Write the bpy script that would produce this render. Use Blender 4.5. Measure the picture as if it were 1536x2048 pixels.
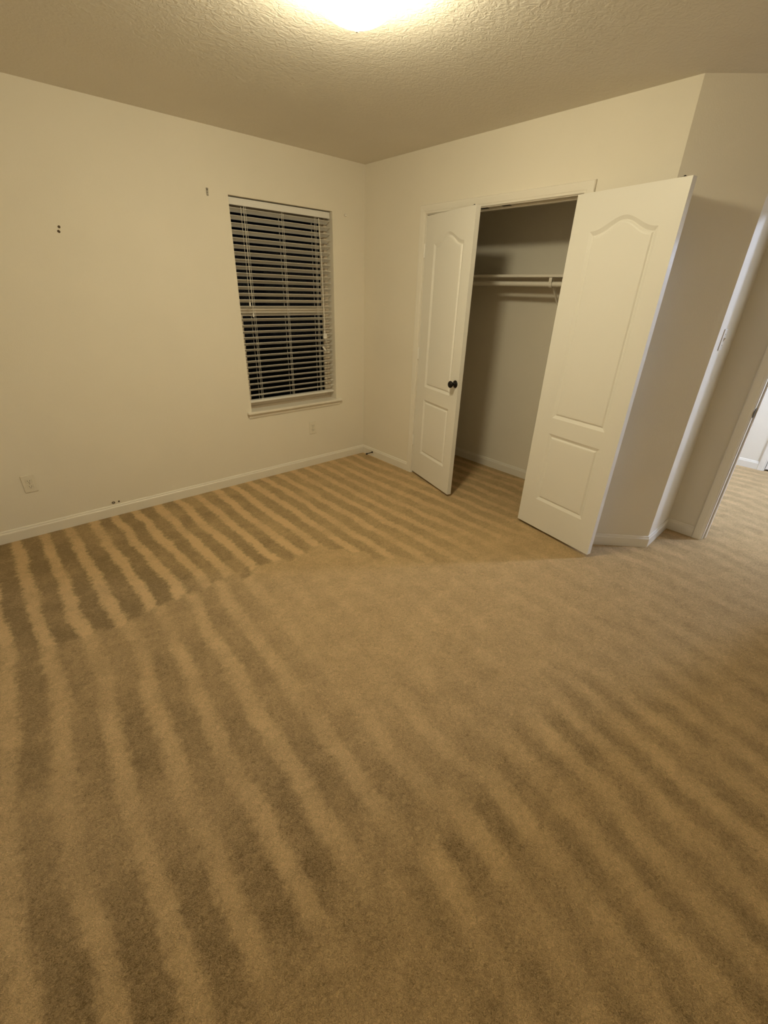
import bpy, bmesh, math, random
from mathutils import Vector, Matrix
from mathutils.geometry import tessellate_polygon

for o in list(bpy.data.objects):
    bpy.data.objects.remove(o, do_unlink=True)
scene = bpy.context.scene
COL = scene.collection
random.seed(7)

# ------------------------------------------------------------------ camera
CAM = Vector((-2.8148, -3.4595, 1.5447))
YAW, PITCH, ROLL, FPX = 0.7372, -0.4694, 0.0309, 872.43
fwd = Vector((math.sin(YAW)*math.cos(PITCH), math.cos(YAW)*math.cos(PITCH), math.sin(PITCH)))
rgt = fwd.cross(Vector((0, 0, 1))).normalized()
upv = rgt.cross(fwd)
r2 = rgt*math.cos(ROLL) + upv*math.sin(ROLL)
u2 = -rgt*math.sin(ROLL) + upv*math.cos(ROLL)
cd = bpy.data.cameras.new('camera')
cd.sensor_fit = 'VERTICAL'
cd.sensor_height = 24.0
cd.lens = FPX/2048*24.0
cd.clip_start = 0.02
cam = bpy.data.objects.new('camera', cd)
COL.objects.link(cam)
M = Matrix((r2, u2, -fwd)).transposed().to_4x4()
M.translation = CAM
cam.matrix_world = M
scene.camera = cam

# ------------------------------------------------------------------ world, exposure
w = bpy.data.worlds.new('night')
scene.world = w
w.use_nodes = True
w.node_tree.nodes['Background'].inputs[0].default_value = (0.10, 0.13, 0.25, 1)
w.node_tree.nodes['Background'].inputs[1].default_value = 0.004
vs = scene.view_settings
vs.view_transform = 'Standard'
vs.look = 'None'
vs.gamma = 1.0
vs.use_curve_mapping = False
vs.exposure = 0.0
LAMP_COLOR, LAMP_POWER = (1.0, 0.905, 0.62), 126.0      # bedroom dome (emission strength)
HALL_COLOR, HALL_POWER = (0.80, 1.00, 1.46), 325.0      # hall dome

# ------------------------------------------------------------------ room dimensions
H = 2.4576
XL, YB = -3.35, -3.95          # unseen left and rear walls
YE = -2.4176                   # outside corner at the end of the closet wall
AX, AY = 0.3144, -2.7368       # end of the diagonal wall
XH, YH = 0.745, -2.724         # hall wall plane, end of the entry side wall
CL0, CL1, CLZ = -0.737, -1.949, 2.057     # closet opening
CB = 0.735                     # closet back wall
WX0, WX1, WZ0, WZ1 = -1.2112, -0.3382, 0.600, 2.1042   # window opening
EN0, EN1 = -2.965, -3.715      # entry doorway
HX1, HY0, HY1 = 2.92, -2.20, -4.60        # hall beyond


# ------------------------------------------------------------------ materials
def mat(name, color, rough=0.6, bump=None, metallic=0.0, spec=0.5, var=0.0):
    m = bpy.data.materials.new(name)
    m.use_nodes = True
    nt = m.node_tree
    b = nt.nodes['Principled BSDF']
    b.inputs['Base Color'].default_value = (*color, 1)
    b.inputs['Roughness'].default_value = rough
    b.inputs['Metallic'].default_value = metallic
    b.inputs['Specular IOR Level'].default_value = spec
    geo = nt.nodes.new('ShaderNodeNewGeometry')
    if bump:
        scale, detail, dist, strength, distort = bump
        n = nt.nodes.new('ShaderNodeTexNoise')
        n.inputs['Scale'].default_value = scale
        n.inputs['Detail'].default_value = detail
        n.inputs['Distortion'].default_value = distort
        nt.links.new(geo.outputs['Position'], n.inputs['Vector'])
        bp = nt.nodes.new('ShaderNodeBump')
        bp.inputs['Strength'].default_value = strength
        bp.inputs['Distance'].default_value = dist
        nt.links.new(n.outputs['Fac'], bp.inputs['Height'])
        nt.links.new(bp.outputs['Normal'], b.inputs['Normal'])
    if var:
        n2 = nt.nodes.new('ShaderNodeTexNoise')
        n2.inputs['Scale'].default_value = 2.5
        n2.inputs['Detail'].default_value = 4
        nt.links.new(geo.outputs['Position'], n2.inputs['Vector'])
        mr = nt.nodes.new('ShaderNodeMapRange')
        mr.inputs['From Min'].default_value = 0.3
        mr.inputs['From Max'].default_value = 0.7
        mr.inputs['To Min'].default_value = 1 - var
        mr.inputs['To Max'].default_value = 1 + var
        nt.links.new(n2.outputs['Fac'], mr.inputs['Value'])
        mx = nt.nodes.new('ShaderNodeVectorMath')
        mx.operation = 'SCALE'
        mx.inputs[0].default_value = color
        nt.links.new(mr.outputs['Result'], mx.inputs['Scale'])
        nt.links.new(mx.outputs['Vector'], b.inputs['Base Color'])
    return m


M_WALL = mat('cream_wall_paint', (0.83, 0.77, 0.66), 0.75, (170, 3, 0.0016, 0.35, 0.4), var=0.015, spec=0.3)
M_CEIL = mat('textured_ceiling_paint', (0.80, 0.745, 0.65), 0.85, (38, 4, 0.008, 0.40, 1.4), var=0.02, spec=0.2)
M_TRIM = mat('white_trim_paint', (0.83, 0.78, 0.69), 0.40, (60, 2, 0.0004, 0.15, 0))
M_DOOR = mat('white_door_paint', (0.85, 0.82, 0.76), 0.42, (90, 3, 0.0004, 0.2, 0))
M_BLIND = mat('white_blind_vinyl', (0.80, 0.78, 0.74), 0.40, (30, 2, 0.0003, 0.1, 0))
M_CORD = mat('white_cord', (0.82, 0.79, 0.72), 0.7, (600, 1, 0.0003, 0.3, 0))
M_FRAME = mat('tan_window_vinyl', (0.72, 0.62, 0.50), 0.45, (40, 2, 0.0003, 0.1, 0))
M_BRONZE = mat('dark_bronze', (0.012, 0.009, 0.008), 0.42, (120, 2, 0.0003, 0.2, 0), metallic=0.6)
M_PLASTIC = mat('ivory_plastic', (0.80, 0.74, 0.62), 0.35, (50, 2, 0.0002, 0.1, 0))
M_SLOT = mat('dark_slot', (0.05, 0.04, 0.03), 0.7, (50, 2, 0.0002, 0.1, 0))
M_METAL = mat('brushed_nickel', (0.55, 0.50, 0.42), 0.3, (200, 2, 0.0002, 0.2, 0), metallic=1.0)
M_GREYMETAL = mat('dull_grey_metal', (0.30, 0.27, 0.22), 0.5, (200, 2, 0.0002, 0.2, 0), metallic=0.4)
M_HOLE = mat('bare_drywall_hole', (0.10, 0.07, 0.04), 0.95, (300, 2, 0.001, 0.5, 0))
M_RUBBER = mat('black_rubber', (0.015, 0.012, 0.01), 0.6, (80, 2, 0.0003, 0.2, 0))
M_SIDING = mat('night_ground', (0.03, 0.03, 0.03), 0.9, (10, 3, 0.01, 0.3, 0))

M_GLASS = bpy.data.materials.new('window_glass')
M_GLASS.use_nodes = True
_b = M_GLASS.node_tree.nodes['Principled BSDF']
_b.inputs['Base Color'].default_value = (0.9, 0.95, 0.93, 1)
_b.inputs['Roughness'].default_value = 0.02
_b.inputs['Transmission Weight'].default_value = 1.0
_b.inputs['IOR'].default_value = 1.18


def lamp_mat(name, color, power):
    m = bpy.data.materials.new(name)
    m.use_nodes = True
    b = m.node_tree.nodes['Principled BSDF']
    b.inputs['Base Color'].default_value = (0.9, 0.9, 0.88, 1)
    b.inputs['Emission Color'].default_value = (*color, 1)
    b.inputs['Emission Strength'].default_value = power
    return m


M_LAMP = lamp_mat('lit_frosted_glass_warm', LAMP_COLOR, LAMP_POWER)
M_HALLLAMP = lamp_mat('lit_frosted_glass_cool', HALL_COLOR, HALL_POWER)


def carpet_material():
    m = bpy.data.materials.new('beige_cut_pile_carpet')
    m.use_nodes = True
    nt = m.node_tree
    N, L = nt.nodes, nt.links
    b = N['Principled BSDF']
    b.inputs['Roughness'].default_value = 0.95
    b.inputs['Specular IOR Level'].default_value = 0.1
    b.inputs['Sheen Weight'].default_value = 0.6
    b.inputs['Sheen Roughness'].default_value = 0.6
    b.inputs['Sheen Tint'].default_value = (1.0, 0.76, 0.45, 1)
    geo = N.new('ShaderNodeNewGeometry')
    sep = N.new('ShaderNodeSeparateXYZ')
    L.new(geo.outputs['Position'], sep.inputs[0])

    def val(x):
        return x if not isinstance(x, (int, float)) else None

    def mth(op, a, c=0.0, d=0.0):
        n = N.new('ShaderNodeMath')
        n.operation = op
        for i, v in enumerate((a, c, d)):
            if isinstance(v, (int, float)):
                n.inputs[i].default_value = v
            else:
                L.new(v, n.inputs[i])
        return n.outputs[0]

    def noise(scale, detail=2, distortion=0.0, vec=None, rough=0.5):
        n = N.new('ShaderNodeTexNoise')
        n.inputs['Scale'].default_value = scale
        n.inputs['Detail'].default_value = detail
        n.inputs['Distortion'].default_value = distortion
        n.inputs['Roughness'].default_value = rough
        L.new(vec or geo.outputs['Position'], n.inputs['Vector'])
        return n.outputs['Fac']

    def smooth(v, a, c, lo=0.0, hi=1.0):
        n = N.new('ShaderNodeMapRange')
        n.interpolation_type = 'SMOOTHSTEP'
        n.inputs['From Min'].default_value = a
        n.inputs['From Max'].default_value = c
        n.inputs['To Min'].default_value = lo
        n.inputs['To Max'].default_value = hi
        L.new(v, n.inputs['Value'])
        return n.outputs['Result']

    X, Y = sep.outputs['X'], sep.outputs['Y']
    wob = mth('ADD', mth('MULTIPLY', mth('SUBTRACT', noise(1.1, 1), 0.5), 0.10), mth('MULTIPLY', mth('SUBTRACT', noise(5.0, 2), 0.5), 0.055))
    fine = mth('MULTIPLY', mth('SUBTRACT', noise(38, 3), 0.5), 0.050)
    xx = mth('ADD', mth('ADD', X, wob), fine)
    # ragged turn line between the vacuum passes
    stepn = mth('MULTIPLY', mth('SUBTRACT', noise(5.5, 3, 0.5), 0.5), 0.50)
    yy = mth('ADD', Y, stepn)

    def stripes(period, x0, lo, hi, skew=0.0):
        u = mth('ADD', xx, mth('MULTIPLY', Y, skew))
        s = mth('COSINE', mth('MULTIPLY', mth('SUBTRACT', u, x0), 2*math.pi/period))
        return smooth(s, lo, hi)
    sa = stripes(0.149, -2.97, -0.30, 0.90, 0.02)
    sb = stripes(0.163, -3.05, -0.40, 1.05, -0.05)
    sc = stripes(0.160, -1.26, -0.9, 1.0, -0.25)
    inA = smooth(mth('ADD', yy, mth('ADD', smooth(X, -1.55, -0.85, 0.0, 0.75), smooth(X, -0.1, 0.15, 0.0, 1.5))), -1.34, -1.27)
    inC = smooth(yy, -3.12, -2.88, 1.0, 0.0)
    # contrast of each pass
    ampA = mth('MULTIPLY', mth('MULTIPLY', smooth(X, -2.0, -0.6, 0.80, 0.42), smooth(Y, -2.1, -1.3, 0.55, 1.0)), smooth(noise(3.0, 2), 0.32, 0.55, 0.5, 1.0))
    ampB = mth('MULTIPLY', smooth(X, -2.6, -1.6, 0.52, 0.08), smooth(noise(2.4, 3), 0.36, 0.6, 0.35, 1.0))
    ampC = mth('MULTIPLY', smooth(noise(2.8, 3), 0.38, 0.62, 0.15, 0.50), smooth(X, -2.45, -2.15, 0.12, 1.0))
    ampC = mth('MULTIPLY', ampC, smooth(X, -1.5, -0.4, 1.0, 0.35))

    def mixf(f, a, c):
        n = N.new('ShaderNodeMix')
        n.data_type = 'FLOAT'
        L.new(f, n.inputs['Factor'])
        for i, v in ((2, a), (3, c)):
            L.new(v, n.inputs[i])
        return n.outputs[0]

    def centred(s, a):
        return mth('MULTIPLY', mth('SUBTRACT', s, 0.5), a)
    tone = mixf(inA, centred(sb, ampB), centred(sa, ampA))
    tone = mixf(inC, tone, centred(sc, ampC))
    blot = mth('ADD', mth('MULTIPLY', mth('SUBTRACT', noise(7.0, 4, 0.8), 0.5), 0.50), mth('MULTIPLY', mth('SUBTRACT', noise(24.0, 4, 1.2), 0.5), 0.40))
    mid = mth('MULTIPLY', smooth(X, -2.7, -1.8), smooth(Y, -3.3, -2.3))  # lighter middle: nap tone, with the lamp's falloff painted into the colour
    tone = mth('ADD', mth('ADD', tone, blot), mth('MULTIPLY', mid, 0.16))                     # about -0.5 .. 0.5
    fibre = mth('ADD', mth('MULTIPLY', mth('SUBTRACT', noise(110, 4, 1.6, rough=0.7), 0.5), 1.7),
                mth('MULTIPLY', mth('SUBTRACT', noise(380, 2, 0.5), 0.5), 0.8))
    t2 = mth('ADD', mth('ADD', tone, fibre), 0.5)
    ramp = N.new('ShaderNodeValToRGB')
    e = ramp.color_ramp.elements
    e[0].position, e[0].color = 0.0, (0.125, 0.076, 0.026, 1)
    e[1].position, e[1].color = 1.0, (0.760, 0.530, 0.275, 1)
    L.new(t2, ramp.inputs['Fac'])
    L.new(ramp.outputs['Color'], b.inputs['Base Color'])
    hgt = mth('ADD', noise(110, 4, 1.6, rough=0.7), mth('MULTIPLY', noise(420, 2, 0.5), 0.5))
    bp = N.new('ShaderNodeBump')
    bp.inputs['Strength'].default_value = 0.9
    bp.inputs['Distance'].default_value = 0.008
    L.new(hgt, bp.inputs['Height'])
    L.new(bp.outputs['Normal'], b.inputs['Normal'])
    return m


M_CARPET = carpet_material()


# ------------------------------------------------------------------ helpers
def link_mesh(name, bm, m, parent=None, smooth=False, recalc=True):
    if recalc:
        bmesh.ops.recalc_face_normals(bm, faces=bm.faces[:])
    me = bpy.data.meshes.new(name)
    bm.to_mesh(me)
    bm.free()
    if isinstance(m, (list, tuple)):
        for k in m:
            me.materials.append(k)
    else:
        me.materials.append(m)
    if smooth:
        for p in me.polygons:
            p.use_smooth = True
    o = bpy.data.objects.new(name, me)
    COL.objects.link(o)
    if parent is not None:
        o.parent = parent
    return o


def tag(o, label=None, cat=None, group=None, kind=None):
    for k, v in (('label', label), ('category', cat), ('group', group), ('kind', kind)):
        if v:
            o[k] = v
    return o


def empty(name, loc, rot=None):
    o = bpy.data.objects.new(name, None)
    o.empty_display_size = 0.05
    COL.objects.link(o)
    o.location = loc
    if rot is not None:
        o.rotation_euler = rot
    return o


def box(bm, x0, x1, y0, y1, z0, z1, bev=0.0, off=(0, 0, 0), seg=1):
    x0, x1 = sorted((x0, x1)); y0, y1 = sorted((y0, y1)); z0, z1 = sorted((z0, z1))
    ox, oy, oz = off
    vs_ = [bm.verts.new((x-ox, y-oy, z-oz)) for x, y, z in
           ((x0, y0, z0), (x1, y0, z0), (x1, y1, z0), (x0, y1, z0), (x0, y0, z1), (x1, y0, z1), (x1, y1, z1), (x0, y1, z1))]
    fs = [bm.faces.new([vs_[i] for i in q]) for q in
          ((0, 3, 2, 1), (4, 5, 6, 7), (0, 1, 5, 4), (1, 2, 6, 5), (2, 3, 7, 6), (3, 0, 4, 7))]
    if bev:
        es = list({e for f in fs for e in f.edges})
        bmesh.ops.bevel(bm, geom=es, offset=bev, segments=seg, affect='EDGES', profile=0.5)
    return bm


def prism(bm, pts, z0, z1):
    lo = [bm.verts.new((x, y, z0)) for x, y in pts]
    hi = [bm.verts.new((x, y, z1)) for x, y in pts]
    n = len(pts)
    bm.faces.new(lo[::-1]); bm.faces.new(hi)
    for i in range(n):
        j = (i+1) % n
        bm.faces.new((lo[i], lo[j], hi[j], hi[i]))


def loft(bm, sections, closed=False, cap=True):
    rings = [[bm.verts.new(p) for p in s] for s in sections]
    n = len(sections[0])
    for a, b in zip(rings, rings[1:]):
        for i in range(n):
            j = (i+1) % n
            bm.faces.new((a[i], a[j], b[j], b[i]))
    if cap:
        bm.faces.new(rings[0][::-1]); bm.faces.new(rings[-1])


def lathe(bm, prof, axis_o, axis_d, seg=24):
    """prof: (radius, distance along axis)"""
    d = Vector(axis_d).normalized()
    a = d.orthogonal().normalized()
    c = d.cross(a)
    o = Vector(axis_o)
    rings = []
    for r, t in prof:
        if r < 1e-6:
            rings.append([bm.verts.new(o + d*t)])
        else:
            rings.append([bm.verts.new(o + d*t + (a*math.cos(2*math.pi*k/seg) + c*math.sin(2*math.pi*k/seg))*r) for k in range(seg)])
    for A, B in zip(rings, rings[1:]):
        for i in range(seg):
            j = (i+1) % seg
            if len(A) == 1 and len(B) == 1:
                continue
            if len(A) == 1:
                bm.faces.new((A[0], B[j], B[i]))
            elif len(B) == 1:
                bm.faces.new((A[i], A[j], B[0]))
            else:
                bm.faces.new((A[i], A[j], B[j], B[i]))


def tube(bm, pts, r, seg=8):
    pts = [Vector(p) for p in pts]
    secs = []
    prev = None
    for i, p in enumerate(pts):
        t = (pts[min(i+1, len(pts)-1)] - pts[max(i-1, 0)]).normalized()
        a = prev - t*prev.dot(t) if prev is not None else t.orthogonal()
        a.normalize()
        prev = a
        c = t.cross(a)
        secs.append([p + (a*math.cos(2*math.pi*k/seg) + c*math.sin(2*math.pi*k/seg))*r for k in range(seg)])
    loft(bm, secs)


def B():
    return bmesh.new()


# ------------------------------------------------------------------ setting: floor, ceiling, walls
T = 0.115
bm = B(); box(bm, XL-T, HX1+T, HY1-T, 0.14, -0.10, 0.0)
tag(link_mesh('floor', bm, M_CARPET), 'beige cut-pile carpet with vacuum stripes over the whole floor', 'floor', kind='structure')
bm = B(); box(bm, XL-T, HX1+T, HY1-T, 0.14, H, H+0.10)
tag(link_mesh('ceiling', bm, M_CEIL), 'textured beige ceiling', 'ceiling', kind='structure')


def wall(name, label, pieces, m=M_WALL):
    bm = B()
    for p in pieces:
        if len(p) == 6:
            box(bm, *p)
        else:
            prism(bm, p[0], p[1], p[2])
    return tag(link_mesh(name, bm, m), label, 'wall', kind='structure')


wall('wall_left', 'long cream wall with the window and blind', [
    (XL-T, WX0, 0, 0.14, 0, H), (WX1, CB+T, 0, 0.14, 0, H), (WX0, WX1, 0, 0.14, 0, WZ0), (WX0, WX1, 0, 0.14, WZ1, H)])
wall('wall_right', 'cream wall around the closet opening', [
    (0, T, CL0+0.02, 0, 0, H), ([(0, CL1-0.02), (0, YE), (T, YE+0.02), (T, CL1-0.02)], 0, H), (0, T, CL1-0.02, CL0+0.02, CLZ+0.02, H)])
wall('wall_diagonal', 'short diagonal wall between closet and entry', [([(0, YE), (AX, AY), (AX, AY+0.13), (T, YE+0.02)], 0, H)])
wall('wall_entry', 'narrow wall with the light switch beside the entry', [([(AX, AY), (XH, YH), (XH, YH+T), (AX, YH+T)], 0, H)])
wall('wall_hall', 'wall holding the entry doorway', [
    (XH, XH+T, EN0+0.02, HY0, 0, H), (XH, XH+T, YB-T, EN1-0.02, 0, H), (XH, XH+T, EN1-0.02, EN0+0.02, CLZ+0.02, H)])
wall('wall_rear', 'plain cream wall behind the camera', [(XL-T, XH, YB-T, YB, 0, H)])
wall('wall_side', 'plain cream wall left of the camera', [(XL-T, XL, YB, 0, 0, H)])
wall('wall_closet_back', 'back wall of the closet', [(CB, CB+T, HY0+T, 0, 0, H)])
wall('wall_closet_left', 'left end wall of the closet', [(T, CB, -0.12, 0, 0, H)])
wall('wall_closet_right', 'right end wall of the closet', [(T, CB, -2.42, -2.30, 0, H)])
wall('wall_hall_left', 'left side wall of the hall', [(XH+T, HX1+T, HY0, HY0+T, 0, H)])
wall('wall_hall_right', 'right side wall of the hall', [(XH+T, HX1+T, HY1-T, HY1, 0, H), (XH, XH+T, HY1-T, YB-T, 0, H)])
FD0, FD1 = -2.93, -3.69
wall('wall_hall_far', 'pale far wall of the hall', [
    (HX1, HX1+T, FD0+0.02, HY0, 0, H), (HX1, HX1+T, HY1, FD1-0.02, 0, H), (HX1, HX1+T, FD1-0.02, FD0+0.02, CLZ+0.02, H)])

# baseboards: profile (thickness, height)
BB = [(0, 0), (0.013, 0), (0.013, 0.060), (0.0115, 0.066), (0.0085, 0.070), (0.0075, 0.077), (0.004, 0.083), (0, 0.083)]


def baseboard(name, path, label):
    """path: floor points with the room on the right-hand side of travel"""
    bm = B()
    P = [Vector((x, y)) for x, y in path]
    nrm = []
    for a, b in zip(P, P[1:]):
        d = (b-a).normalized()
        nrm.append(Vector((d.y, -d.x)))
    secs = []
    for i, p in enumerate(P):
        if i == 0:
            n, k = nrm[0], 1
        elif i == len(P)-1:
            n, k = nrm[-1], 1
        else:
            n = (nrm[i-1]+nrm[i]).normalized()
            k = 1/max(0.3, n.dot(nrm[i]))
        secs.append([(p.x+n.x*t*k, p.y+n.y*t*k, z) for t, z in BB])
    loft(bm, secs)
    return tag(link_mesh(name, bm, M_TRIM), label, 'baseboard', kind='structure')


CW = 0.057
baseboard('baseboard_left', [(XL, 0), (0, 0), (0, CL0+CW+0.005)], 'white baseboard under the window, turning the corner')
baseboard('baseboard_right', [(0, CL1-CW-0.005), (0, YE), (AX, AY), (XH, YH), (XH, EN0+CW+0.006)], 'white baseboard around the diagonal wall')
baseboard('baseboard_closet', [(T, -0.12), (CB, -0.12), (CB, -2.30), (T, -2.30)], 'white baseboard inside the closet')
baseboard('baseboard_hall', [(XH+T, HY0), (HX1, HY0), (HX1, FD0+CW+0.005)], 'white baseboard on the far hall wall')
baseboard('baseboard_rear', [(XH, EN1-CW-0.005), (XH, YB), (XL, YB), (XL, 0)], 'white baseboard behind the camera')


# casings: profile across the width w (0 = inner edge) and thickness t
CP = [(0, 0), (0, 0.009), (0.004, 0.011), (0.012, 0.0115), (0.016, 0.0135), (0.030, 0.015), (0.044, 0.0165), (0.052, 0.0165), (CW, 0.012), (CW, 0)]


def casing(name, label, x, side, ya, yb, ztop):
    """doorway trim on plane x, facing side (-1/+1), opening ya > yb; parts: two legs and a head"""
    root = empty(name, (x, (ya+yb)/2, 0))
    tag(root, label, 'door casing', kind='structure')
    o = (x, (ya+yb)/2, 0)
    r = 0.005
    for y, s in ((ya+r, 1), (yb-r, -1)):
        bm = B()
        secs = [[(side*t, y+s*w_-o[1], zz+(w_ if zz else 0)) for w_, t in CP] for zz in (0, ztop+r)]
        loft(bm, secs)
        link_mesh('casing_leg', bm, M_TRIM, root)
    bm = B()
    loft(bm, [[(side*t, (y+s*w_)-o[1], ztop+r+w_) for w_, t in CP] for y, s in ((ya+r, 1), (yb-r, -1))])
    link_mesh('casing_head', bm, M_TRIM, root)
    return root


def jamb(parent, x0, x1, ya, yb, ztop, stop=None):
    o = parent.location
    for y0, y1, nm in ((ya, ya+0.02, 'jamb_side'), (yb-0.02, yb, 'jamb_side')):
        bm = B(); box(bm, x0, x1, y0, y1, 0, ztop+0.02, 0.0008, off=o)
        link_mesh(nm, bm, M_TRIM, parent)
    bm = B(); box(bm, x0, x1, yb, ya, ztop, ztop+0.02, 0.0008, off=o)
    link_mesh('jamb_head', bm, M_TRIM, parent)
    if stop:
        bm = B(); box(bm, stop, stop+0.03, yb, ya, ztop-0.011, ztop, 0.002, off=o)
        link_mesh('door_stop_strip', bm, M_TRIM, parent)
        if name_sides:
            for y0, y1 in ((ya-0.011, ya), (yb, yb+0.011)):
                bm = B(); box(bm, stop, stop+0.03, y0, y1, 0, ztop-0.011, 0.002, off=o)
                link_mesh('door_stop_strip', bm, M_TRIM, parent)


name_sides = False
t1 = casing('trim_1', 'white casing around the closet opening', 0, -1, CL0, CL1, CLZ)
jamb(t1, 0.0, T, CL0, CL1, CLZ, 0.045)
# catch plates under the closet head
for yy_ in (-1.245, -1.42):
    bm = B(); box(bm, 0.012, 0.036, yy_-0.03, yy_+0.03, CLZ-0.002, CLZ+0.0005, off=t1.location)
    link_mesh('catch_plate', bm, M_BRONZE, t1)
t1b = casing('trim_2', 'white casing inside the closet', T, 1, CL0, CL1, CLZ)
name_sides = True
t2 = casing('trim_3', 'white casing around the entry doorway', XH, -1, EN0, EN1, CLZ)
jamb(t2, XH, XH+T, EN0, EN1, CLZ, XH+0.04)
t3 = casing('trim_4', 'white casing of the entry on the hall side', XH+T, 1, EN0, EN1, CLZ)
t4 = casing('trim_5', 'white casing around the far hall door', HX1, -1, FD0, FD1, CLZ)
jamb(t4, HX1, HX1+T, FD0, FD1, CLZ, HX1+0.04)
# strike plate on the entry jamb
sp = empty('strike_plate', (XH+0.022, EN0, 0.92))
tag(sp, 'dark bronze strike plate on the entry door jamb', 'strike plate')
bm = B(); box(bm, -0.016, 0.016, -0.003, 0.0, -0.029, 0.029, 0.0008)
link_mesh('plate', bm, M_BRONZE, sp)
bm = B(); box(bm, -0.017-0.012, -0.015, -0.004, -0.001, -0.015, 0.015, 0.0008)
link_mesh('lip', bm, M_BRONZE, sp)
for zz in (-0.021, 0.021):
    bm = B(); lathe(bm, [(0, -0.0045), (0.003, -0.004), (0.0035, -0.003)], (0, 0, zz), (0, 1, 0), 12)
    link_mesh('screw', bm, M_GREYMETAL, sp)


# ------------------------------------------------------------------ moulded two-panel arch-top door
DW, DH, DT = 0.603, 2.030, 0.035


def arch_outline(x0, x1, z0, z1, zp, n=26):
    """panel outline, closed ccw: flat shoulders at z1 rising in an ogee to zp; zp None gives a rectangle"""
    pts = [(x0, z0), (x1, z0), (x1, z1)]
    if zp is not None:
        for k in range(1, n):
            t = k/n
            x = x1+(x0-x1)*t
            s = (1-math.cos(2*math.pi*t))/2
            s = s**1.15
            pts.append((x, z1+(zp-z1)*s))
    pts.append((x0, z1))
    return pts


PSPEC = [(0.122, DW-0.100, 0.805, 1.846, 1.908), (0.122, DW-0.100, 0.215, 0.700, None)]


def panel_loop(spec, d=0.0):
    x0, x1, z0, z1, zp = spec
    return arch_outline(x0+d, x1-d, z0+d, z1-d, None if zp is None else zp-d)


PANELS = [panel_loop(p) for p in PSPEC]
RINGS = [(0.0, 0.0), (0.004, 0.0018), (0.018, 0.0088), (0.0225, 0.0092), (0.029, 0.0035), (0.035, 0.0022)]   # (inset, recess)


def door_slab():
    bm = B()
    outer = [(0, 0), (DW, 0), (DW, DH), (0, DH)]
    for y, s in ((0.0, 1), (DT, -1)):
        loops = [outer] + PANELS
        flat = [p for l in loops for p in l]
        V = [bm.verts.new((x, y, z)) for x, z in flat]
        tris = tessellate_polygon([[Vector((x, z, 0)) for x, z in l] for l in loops])
        for t in tris:
            try:
                bm.faces.new([V[i] for i in t])
            except ValueError:
                pass
        k = 4
        for pnl, spec in zip(PANELS, PSPEC):
            prev = V[k:k+len(pnl)]
            k += len(pnl)
            for d, dep in RINGS[1:]:
                pts = panel_loop(spec, d)
                cur = [bm.verts.new((x, y+s*dep, z)) for x, z in pts]
                for i in range(len(cur)):
                    j = (i+1) % len(cur)
                    bm.faces.new((prev[i], prev[j], cur[j], cur[i]))
                prev = cur
            pts = panel_loop(spec, RINGS[-1][0])
            for t in tessellate_polygon([[Vector((x, z, 0)) for x, z in pts]]):
                bm.faces.new([prev[i] for i in t])
    bm.verts.ensure_lookup_table()
    n = 4+sum(len(p) for p in PANELS)
    # edges of the slab
    fv = [v for v in bm.verts if abs(v.co.y) < 1e-7 and (v.co.x, v.co.z) in [(0, 0)] or False]
    def find(x, y, z):
        return min(bm.verts, key=lambda v: (v.co-Vector((x, y, z))).length)
    for (xa, za), (xb, zb) in zip(outer, outer[1:]+outer[:1]):
        bm.faces.new((find(xa, 0, za), find(xb, 0, zb), find(xb, DT, zb), find(xa, DT, za)))
    return bm


slab = None
KNOBZ = 0.907


def knob(parent, y, s):
    """s = -1 front face, +1 back face"""
    k = [(0, 0.0), (0.027, 0.0), (0.0285, 0.003), (0.026, 0.008), (0.018, 0.011), (0.0105, 0.014), (0.0095, 0.026),
         (0.013, 0.031), (0.021, 0.036), (0.0255, 0.043), (0.0255, 0.050), (0.021, 0.056), (0.012, 0.0595), (0, 0.060)]
    bm = B(); lathe(bm, k, (DW-0.037, y, KNOBZ), (0, s, 0), 32)
    return link_mesh('door_knob', bm, M_BRONZE, parent, smooth=True)


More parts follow.
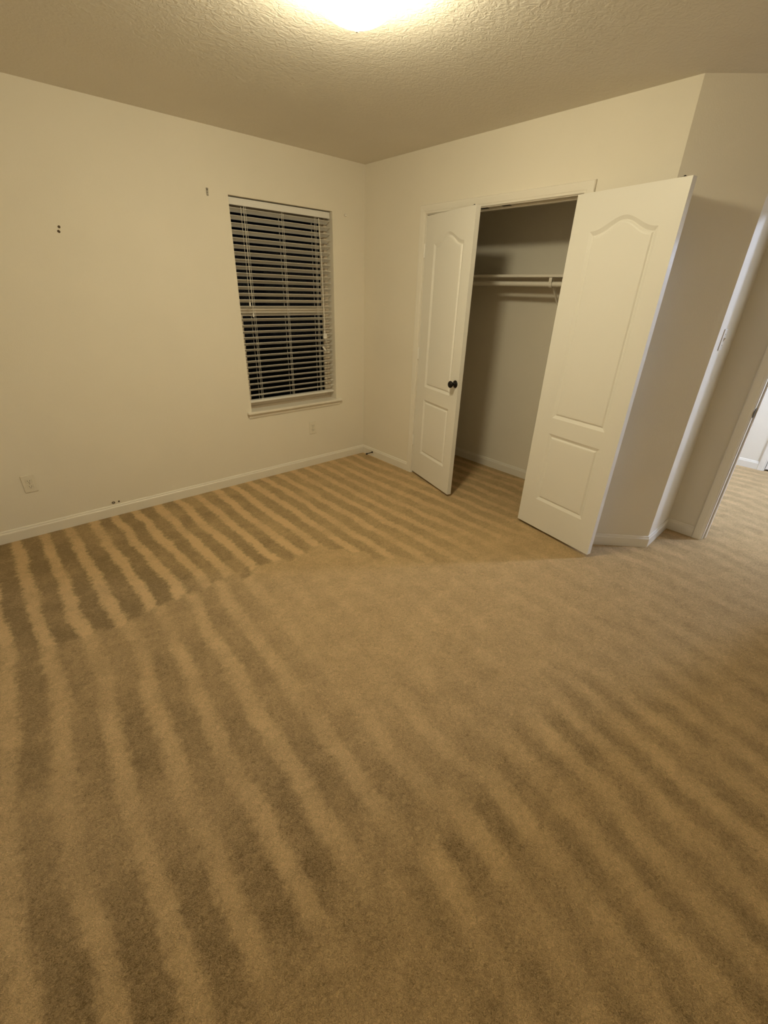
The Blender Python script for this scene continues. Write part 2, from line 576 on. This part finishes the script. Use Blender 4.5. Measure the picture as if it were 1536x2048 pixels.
def make_door(name, label, origin, D, Bk, z0=0.02, knobs=(-1,), hinges=True, kind='structure'):
    global slab
    root = empty(name, (0, 0, 0))
    m_ = Matrix(((D[0], Bk[0], 0, origin[0]), (D[1], Bk[1], 0, origin[1]), (0, 0, 1, z0), (0, 0, 0, 1)))
    if m_.to_3x3().determinant() < 0:
        # mirror-hand door: keep a proper rotation and mirror the meshes instead
        root['_flip'] = 1
    tag(root, label, 'door', kind=kind)
    flip = '_flip' in root
    if flip:
        del root['_flip']
    a = math.atan2(D[1], D[0])
    root.location = (origin[0], origin[1], z0)
    root.rotation_euler = (0, 0, a)
    sgn = -1 if flip else 1
    def fix(o):
        if flip:
            for v in o.data.vertices:
                v.co.y *= -1
            o.data.flip_normals()
        return o
    fix(link_mesh('door_leaf', door_slab(), M_DOOR, root))
    for s in knobs:
        fix(knob(root, 0 if s < 0 else DT, s))
    if hinges:
        for zc in (1.805, 1.060, 0.306):
            bm = B()
            lathe(bm, [(0, -0.047), (0.004, -0.047), (0.0045, -0.045), (0.0065, -0.044), (0.0065, 0.044), (0.0045, 0.045), (0.004, 0.047), (0, 0.047)],
                  (-0.003, -0.006, zc), (0, 0, 1), 12)
            box(bm, -0.0015, 0.0, 0.0, 0.030, zc-0.044, zc+0.044)
            h = fix(link_mesh('hinge', bm, M_DOOR, root))
    bm = B()
    box(bm, DW-0.062, DW-0.032, 0.007, 0.028, DH, DH+0.0025, 0.0006)
    lathe(bm, [(0.0065, 0.0), (0.006, 0.004), (0.003, 0.0065), (0, 0.007)], (DW-0.047, 0.0175, DH+0.002), (0, 0, 1), 12)
    fix(link_mesh('ball_catch', bm, M_BRONZE, root))
    return root


th = 0.266
make_door('door_1', 'narrow left closet door, ajar, with the dark round knob', (-0.002, CL0-0.004),
          (-math.sin(th), -math.cos(th)), (math.cos(th), -math.sin(th)))
ph = 2.980
D2 = (-math.sin(ph), math.cos(ph)); B2 = (math.cos(ph), math.sin(ph))
make_door('door_2', 'right closet door swung wide open toward the diagonal wall', (-0.055-DT*B2[0], -1.9455-DT*B2[1]), D2, B2, knobs=())
make_door('door_3', 'closed white door at the far end of the hall', (HX1+0.002, FD0-0.004), (0, -1), (1, 0), knobs=(-1,))
bpy.data.objects['door_3'].scale = (0.752/DW, 1, 1)

# ------------------------------------------------------------------ window
win = empty('window_1', ((WX0+WX1)/2, 0, WZ0))
tag(win, 'single-hung window with dark night glass behind the blind', 'window', kind='structure')
wo = win.location
FY0, FY1 = 0.092, 0.138


def wpart(name, boxes, m, parent=win, bev=0.0015):
    bm = B()
    for b_ in boxes:
        box(bm, *b_, bev, off=wo)
    return link_mesh(name, bm, m, parent)


ZM = 1.372
wpart('window_frame', [(WX0, WX0+0.028, FY0, FY1, WZ0, WZ1), (WX1-0.028, WX1, FY0, FY1, WZ0, WZ1),
                       (WX0+0.028, WX1-0.028, FY0, FY1, WZ1-0.028, WZ1), (WX0+0.028, WX1-0.028, FY0, FY1, WZ0, WZ0+0.028)], M_FRAME)
xa, xb = WX0+0.028, WX1-0.028
up = wpart('upper_sash', [(xa, xa+0.022, 0.118, 0.134, ZM-0.015, WZ1-0.028), (xb-0.022, xb, 0.118, 0.134, ZM-0.015, WZ1-0.028),
                          (xa+0.022, xb-0.022, 0.118, 0.134, WZ1-0.052, WZ1-0.028), (xa+0.022, xb-0.022, 0.118, 0.134, ZM-0.015, ZM+0.034)], M_FRAME)
lo = wpart('lower_sash', [(xa, xa+0.028, 0.096, 0.116, WZ0+0.028, ZM+0.020), (xb-0.028, xb, 0.096, 0.116, WZ0+0.028, ZM+0.020),
                          (xa+0.028, xb-0.028, 0.096, 0.116, WZ0+0.028, WZ0+0.062), (xa+0.028, xb-0.028, 0.096, 0.116, ZM-0.036, ZM+0.020)], M_FRAME)
wpart('glass_pane', [(xa+0.018, xb-0.018, 0.124, 0.128, ZM+0.030, WZ1-0.048)], M_GLASS, up, 0)
wpart('glass_pane', [(xa+0.024, xb-0.024, 0.104, 0.108, WZ0+0.058, ZM-0.032)], M_GLASS, lo, 0)
# stool and apron
bm = B()
box(bm, WX0-0.042, WX1+0.050, -0.034, 0.0, WZ0-0.013, WZ0+0.007, 0.004, off=wo, seg=2)
box(bm, WX0, WX1, -0.004, FY0, WZ0-0.001, WZ0+0.007, 0.0, off=wo)
link_mesh('window_stool', bm, M_TRIM, win)
bm = B()
prof = [(0, 0), (-0.006, 0.0), (-0.010, 0.010), (-0.012, 0.020), (-0.016, 0.030), (-0.016, 0.037), (0, 0.037)]
loft(bm, [[(x-wo.x, y, WZ0-0.050+z-wo.z) for y, z in prof] for x in (WX0-0.028, WX1+0.036)])
link_mesh('window_apron', bm, M_TRIM, win)

# dark ground outside
bm = B(); box(bm, -12, 8, 0.6, 14, -0.6, -0.5)
tag(link_mesh('ground', bm, M_SIDING), 'dark ground outside in the night', 'ground', kind='structure')

# ------------------------------------------------------------------ venetian blind
bl = empty('venetian_blind', ((WX0+WX1)/2, 0.045, WZ1-0.005))
tag(bl, 'white wooden-slat venetian blind, slats half open, hung in the window', 'blind')
bo = bl.location
BX0, BX1 = WX0+0.006, WX1-0.010


def bpart(name, fn, m, parent=bl, smooth=False):
    bm = B(); fn(bm)
    for v in bm.verts:
        v.co -= bo
    return link_mesh(name, bm, m, parent, smooth)


bpart('headrail', lambda b: box(b, BX0+0.004, BX1-0.004, 0.034, 0.074, WZ1-0.046, WZ1-0.008, 0.001), M_BLIND)


def valance(b):
    box(b, BX0-0.002, BX1+0.002, 0.026, 0.033, WZ1-0.051, WZ1-0.007, 0.002)
    box(b, BX1-0.003, BX1+0.002, 0.033, 0.060, WZ1-0.051, WZ1-0.007, 0.001)


bpart('valance', valance, M_BLIND)
NS = 30
SZ0, SZ1 = 0.728, 2.026
TILT = math.radians(24)
SW = 0.050


def slat_mesh():
    b = B()
    n = 6
    secs = []
    for x in (BX0+0.003-bo.x, BX1-0.003-bo.x):
        top, bot = [], []
        for i in range(n+1):
            t = -SW/2+SW*i/n
            cz = 0.0018*(1-(2*t/SW)**2)
            y, z = t, cz
            c, s = math.cos(-TILT), math.sin(-TILT)
            top.append((x, y*c-(z+0.0013)*s, y*s+(z+0.0013)*c))
            bot.append((x, y*c-(z-0.0013)*s, y*s+(z-0.0013)*c))
        secs.append(top+bot[::-1])
    loft(b, secs)
    bmesh.ops.recalc_face_normals(b, faces=b.faces[:])
    me = bpy.data.meshes.new('slat')
    b.to_mesh(me); b.free()
    me.materials.append(M_BLIND)
    return me


sm = slat_mesh()
for i in range(NS):
    s_ = bpy.data.objects.new('slat', sm)
    COL.objects.link(s_)
    s_.parent = bl
    z = SZ1+(SZ0-SZ1)*i/(NS-1)
    s_.location = (random.uniform(-0.001, 0.001), 0, z-bo.z)
    s_.rotation_euler = (random.uniform(-0.02, 0.02), random.uniform(-0.0008, 0.0008), 0)
bpart('bottom_rail', lambda b: box(b, BX0+0.003, BX1-0.003, 0.020, 0.070, 0.672, 0.690, 0.003, seg=2), M_BLIND)
for xl in (-1.094, -0.792, -0.498):
    def lad(b, xl=xl):
        for yv in (0.0205, 0.0695):
            tube(b, [(xl, yv, WZ1-0.05), (xl, yv, 0.690)], 0.0011, 6)
        for i in range(NS):
            z = SZ1+(SZ0-SZ1)*i/(NS-1)
            tube(b, [(xl, 0.0205, z+0.0080), (xl, 0.0695, z-0.0125)], 0.0006, 4)
        tube(b, [(xl+0.012, 0.0185, WZ1-0.05), (xl+0.012, 0.0185, 0.690)], 0.0010, 6)
    bpart('ladder_cord', lad, M_CORD)


def tassel_prof(b, x, y, ztop, l=0.030, r=0.0065):
    lathe(b, [(0, 0), (0.003, 0), (0.0045, 0.004), (r, l*0.75), (r, l*0.92), (r*0.7, l), (0, l)], (x, y, ztop), (0, 0, -1), 14)


for xc, zt in ((-1.128, 1.437), (-1.108, 1.362)):
    c_ = bpart('tilt_cord', lambda b: tube(b, [(xc+0.004, 0.004, WZ1-0.06), (xc+0.001, 0.002, 1.8), (xc, 0.002, zt)], 0.0010, 6), M_CORD)
    bpart('tassel', lambda b: tassel_prof(b, xc, 0.002, zt), M_BLIND, c_)
lc = bpart('lift_cord', lambda b: (
    tube(b, [(-0.470, 0.004, WZ1-0.06), (-0.456, 0.0, 1.7), (-0.448, -0.002, 1.205)], 0.0030, 8),
    tube(b, [(-0.445, -0.002, 1.155), (-0.440, -0.004, 1.11), (-0.425, -0.002, 1.06), (-0.415, 0.0, 1.035), (-0.418, 0.0, 1.025)], 0.0013, 6),
    tube(b, [(-0.440, -0.002, 1.155), (-0.432, -0.002, 1.12), (-0.412, 0.0, 1.08), (-0.403, 0.002, 1.05), (-0.412, 0.0, 1.028)], 0.0013, 6)), M_CORD)
bpart('cord_joiner', lambda b: (box(b, -0.464, -0.430, -0.010, 0.006, 1.150, 1.192, 0.004, seg=2),
                                tassel_prof(b, -0.449, -0.002, 1.215, 0.028, 0.006)), M_BLIND, lc)
bpart('cord_tassel', lambda b: lathe(b, [(0, 0), (0.007, 0.001), (0.0085, 0.006), (0.0085, 0.040), (0.004, 0.058), (0, 0.060)],
                                     (-0.474, -0.002, 1.085), (0.62, 0.05, -0.78), 14), M_BLIND, lc, True)

# ------------------------------------------------------------------ ceiling lights
def ceiling_light(name, label, x, y, mglass, r=0.145):
    root = empty(name, (x, y, H))
    tag(root, label, 'ceiling light')
    bm = B(); lathe(bm, [(0, 0), (r*1.16, 0), (r*1.18, -0.004), (r*1.15, -0.026), (r*1.05, -0.032), (0, -0.032)], (0, 0, 0), (0, 0, 1), 48)
    link_mesh('base_plate', bm, M_TRIM, root, smooth=False)
    bm = B()
    prof = [(r*0.97, -0.0322), (r*1.0, -0.045)] + [(r*math.cos(a), -0.070-0.060*math.sin(a)) for a in [math.pi/2*k/12 for k in range(12)]] + [(0, -0.130)]
    lathe(bm, prof, (0, 0, 0), (0, 0, 1), 48)
    link_mesh('glass_dome', bm, mglass, root, smooth=True)
    bm = B(); lathe(bm, [(0.010, 0.002), (0.010, -0.004), (0.006, -0.008), (0.0075, -0.014), (0.004, -0.021), (0, -0.022)], (0, 0, -0.129), (0, 0, 1), 16)
    link_mesh('finial', bm, M_TRIM, root, smooth=True)
    return root


ceiling_light('ceiling_light', 'glowing frosted dome light on the textured bedroom ceiling', -1.565, -1.875, M_LAMP, 0.125)
ceiling_light('ceiling_light', 'white dome light on the hall ceiling beyond the entry', 2.02, -4.02, M_HALLLAMP, 0.10)

# ------------------------------------------------------------------ closet shelf and rod
sh = empty('closet_shelf', (0.58, -1.2, 1.67))
tag(sh, 'white shelf across the upper part of the closet', 'shelf')
so = sh.location
bm = B(); box(bm, 0.430, CB, -2.30, -0.12, 1.664, 1.682, 0.0015, off=so); link_mesh('shelf_board', bm, M_TRIM, sh)
bm = B(); box(bm, CB-0.018, CB, -2.30, -0.12, 1.602, 1.664, 0.001, off=so); link_mesh('cleat', bm, M_TRIM, sh)
for y0, y1 in ((-0.138, -0.12), (-2.30, -2.282)):
    bm = B(); box(bm, 0.430, CB-0.018, y0, y1, 1.602, 1.664, 0.001, off=so); link_mesh('cleat', bm, M_TRIM, sh)
rod = empty('closet_rod', (0.460, -1.2, 1.620))
tag(rod, 'round white hanging rod under the closet shelf', 'clothes rod')
bm = B(); lathe(bm, [(0, -1.07), (0.0165, -1.07), (0.0165, 1.055), (0, 1.055)], (0, -0.0, 0), (0, 1, 0), 20)
link_mesh('pole', bm, M_TRIM, rod, smooth=False)
for yy_, s in ((-1.082, 1), (1.062, -1)):
    bm = B(); lathe(bm, [(0.0, 0), (0.028, 0), (0.028, 0.004), (0.021, 0.006), (0.021, 0.014), (0.017, 0.014)], (0, yy_, 0), (0, s, 0), 20)
    link_mesh('rod_socket', bm, M_PLASTIC, rod)
br = empty('shelf_bracket', (CB, -1.585, 1.60))
tag(br, 'white metal shelf bracket with a hook holding the closet rod', 'bracket')
bo2 = br.location
bm = B(); box(bm, CB-0.022, CB-0.018, -1.598, -1.572, 1.36, 1.664, 0.0008, off=bo2); link_mesh('wall_leg', bm, M_TRIM, br)
bm = B(); box(bm, 0.440, CB-0.022, -1.598, -1.572, 1.6590, 1.6635, 0.0008, off=bo2); link_mesh('shelf_arm', bm, M_TRIM, br)
bm = B()
pts = [(0.452, 1.660), (0.500, 1.585), (0.580, 1.500), (0.712, 1.405)]
loft(bm, [[(x-bo2.x, -1.591-bo2.y, z-bo2.z), (x-bo2.x, -1.579-bo2.y, z-bo2.z), (x-bo2.x+0.008, -1.579-bo2.y, z-bo2.z+0.010), (x-bo2.x+0.008, -1.591-bo2.y, z-bo2.z+0.010)] for x, z in pts])
link_mesh('brace', bm, M_TRIM, br)
bm = B()
arc = [(0.460+0.0205*math.cos(a), -1.585, 1.620+0.0205*math.sin(a)) for a in [math.radians(d) for d in range(150, 385, 15)]]
arc = [(0.440, -1.585, 1.662)] + arc
secs = [[(p[0]-bo2.x, p[1]-0.011-bo2.y, p[2]-bo2.z), (p[0]-bo2.x, p[1]+0.011-bo2.y, p[2]-bo2.z),
         (p[0]+0.003*(p[0]-0.460)/0.0205-bo2.x, p[1]+0.011-bo2.y, p[2]+0.003*(p[2]-1.620)/0.0205-bo2.z),
         (p[0]+0.003*(p[0]-0.460)/0.0205-bo2.x, p[1]-0.011-bo2.y, p[2]+0.003*(p[2]-1.620)/0.0205-bo2.z)] for p in arc[1:]]
loft(bm, secs)
box(bm, 0.434, 0.4395, -1.596, -1.574, 1.625, 1.662, 0.0005, off=bo2)
link_mesh('rod_hook', bm, M_TRIM, br)


# ------------------------------------------------------------------ outlets and switch
def outlet(x, z, label):
    root = empty('wall_outlet', (x, 0, z))
    tag(root, label, 'outlet')
    bm = B(); box(bm, -0.036, 0.036, -0.0055, 0, -0.058, 0.058, 0.0025, seg=2); link_mesh('cover_plate', bm, M_PLASTIC, root)
    for zc in (0.0195, -0.0195):
        bm = B(); box(bm, -0.0165, 0.0165, -0.0072, -0.0050, zc-0.0135, zc+0.0135, 0.003); rc = link_mesh('receptacle', bm, M_PLASTIC, root)
        for xs, hh in ((-0.0065, 0.0045), (0.0065, 0.0038)):
            bm = B(); box(bm, xs-0.0011, xs+0.0011, -0.0075, -0.0068, zc+0.002-hh, zc+0.002+hh); link_mesh('slot', bm, M_SLOT, rc)
        bm = B(); lathe(bm, [(0, -0.0075), (0.0024, -0.0075), (0.0024, -0.0068)], (0, 0, zc-0.0075), (0, 1, 0), 10); link_mesh('slot', bm, M_SLOT, rc)
    bm = B(); lathe(bm, [(0, -0.0068), (0.0028, -0.0064), (0.0030, -0.0050)], (0, 0, 0), (0, 1, 0), 12); link_mesh('screw', bm, M_GREYMETAL, root)
    return root


outlet(-2.790, 0.364, 'ivory electrical outlet at the far left of the long wall')
outlet(-0.620, 0.370, 'ivory electrical outlet under the window, near the corner')

ang = math.atan2(YH-AY, XH-AX)
sw = empty('light_switch', (0.452, AY+(0.452-AX)*math.tan(ang), 1.345), (0, 0, ang))
tag(sw, 'white light switch on the narrow brightly lit wall by the entry', 'light switch')
bm = B(); box(bm, -0.036, 0.036, -0.0055, 0, -0.058, 0.058, 0.0025, seg=2); link_mesh('cover_plate', bm, M_TRIM, sw)
bm = B(); loft(bm, [[(x, -0.0050, -0.012), (x, -0.0050, 0.012), (x, -0.0160, 0.010), (x, -0.0120, 0.002)] for x in (-0.005, 0.005)]); link_mesh('toggle', bm, M_TRIM, sw)
for zz in (-0.030, 0.030):
    bm = B(); lathe(bm, [(0, -0.0068), (0.0028, -0.0064), (0.0030, -0.0050)], (0, 0, zz), (0, 1, 0), 12); link_mesh('screw', bm, M_GREYMETAL, sw)

# ------------------------------------------------------------------ small hardware on the walls
cb = empty('curtain_bracket', (-1.355, 0, 2.100))
tag(cb, 'small grey curtain rod bracket on the wall left of the window', 'bracket')
bm = B(); box(bm, -0.0065, 0.0065, -0.0025, 0, -0.022, 0.022, 0.0008); link_mesh('plate', bm, M_GREYMETAL, cb)
bm = B(); box(bm, -0.0045, 0.0045, -0.012, -0.0025, 0.010, 0.020, 0.001); link_mesh('tab', bm, M_GREYMETAL, cb)
for zz in (-0.012, 0.004):
    bm = B(); lathe(bm, [(0, -0.0045), (0.003, -0.004), (0.0032, -0.0025)], (0, 0, zz), (0, 1, 0), 10); link_mesh('screw', bm, M_METAL, cb)
hk = empty('curtain_screw', (-0.212, 0, 2.089))
tag(hk, 'small screw head, painted white for its glint, in the wall right of the window', 'screw')
bm = B(); lathe(bm, [(0, -0.018), (0.006, -0.0172), (0.0092, -0.013), (0.0092, -0.009), (0.0030, -0.007), (0.0030, 0.0)], (0, 0, 0), (0, 1, 0), 16)
link_mesh('screw_head', bm, M_BLIND, hk, smooth=True)  # white colour on the head stands in for a metal glint
bm = B(); lathe(bm, [(0, -0.0012), (0.0105, -0.0012), (0.011, 0.0)], (0, 0, 0), (0, 1, 0), 16)
link_mesh('washer', bm, M_PLASTIC, hk)


def hole(x, z, r, label, group=None, ring=False):
    bm = B()
    n = 14
    pr = [(0, -0.0012), (r*0.6, -0.0010), (r, -0.0014), (r*1.15, 0.0)]
    lathe(bm, pr, (0, 0, 0), (0, 1, 0), n)
    for v in bm.verts:
        k = 1+random.uniform(-0.12, 0.12)
        v.co.x *= k; v.co.z *= k
    o = link_mesh('screw_hole', bm, M_HOLE)
    o.location = (x, 0, z)
    tag(o, label, 'hole', group)
    return o


hole(-2.2535, 1.819, 0.0065, 'upper of two dark screw holes high on the long wall', 'screw holes high on the long wall')
hole(-2.2600, 1.796, 0.0065, 'lower of two dark screw holes high on the long wall', 'screw holes high on the long wall')
hole(-2.327, 0.100, 0.0055, 'small dark hole just above the baseboard, right of the ring', 'marks above the baseboard')
bm = B()
maj, mnr = 0.0085, 0.0028
secs = [[((maj+mnr*math.cos(b_))*math.cos(a_), mnr*math.sin(b_)-0.002, (maj*0.75+mnr*math.cos(b_))*math.sin(a_)) for b_ in [2*math.pi*j/8 for j in range(8)]]
        for a_ in [2*math.pi*i/20 for i in range(21)]]
loft(bm, secs, cap=False)
o = link_mesh('cable_grommet', bm, M_HOLE, smooth=True)
o.location = (-2.363, 0, 0.1005)
tag(o, 'small dark ring on the wall just above the baseboard', 'grommet', 'marks above the baseboard')

ds = empty('door_stop', (-0.013, -0.165, 0.046))
tag(ds, 'short black door stop screwed to the baseboard in the corner', 'door stop')
dv = Vector((-0.98, 0.10, -0.10)).normalized()
bm = B(); lathe(bm, [(0, 0), (0.010, 0), (0.010, 0.003), (0.0055, 0.006), (0.0045, 0.010), (0.0040, 0.062), (0.0060, 0.064)], (0, 0, 0), dv, 16); link_mesh('rod', bm, M_BRONZE, ds, smooth=True)
bm = B(); lathe(bm, [(0.004, 0.060), (0.0085, 0.063), (0.0090, 0.074), (0.006, 0.078), (0, 0.078)], (0, 0, 0), dv, 16); link_mesh('tip', bm, M_RUBBER, ds, smooth=True)
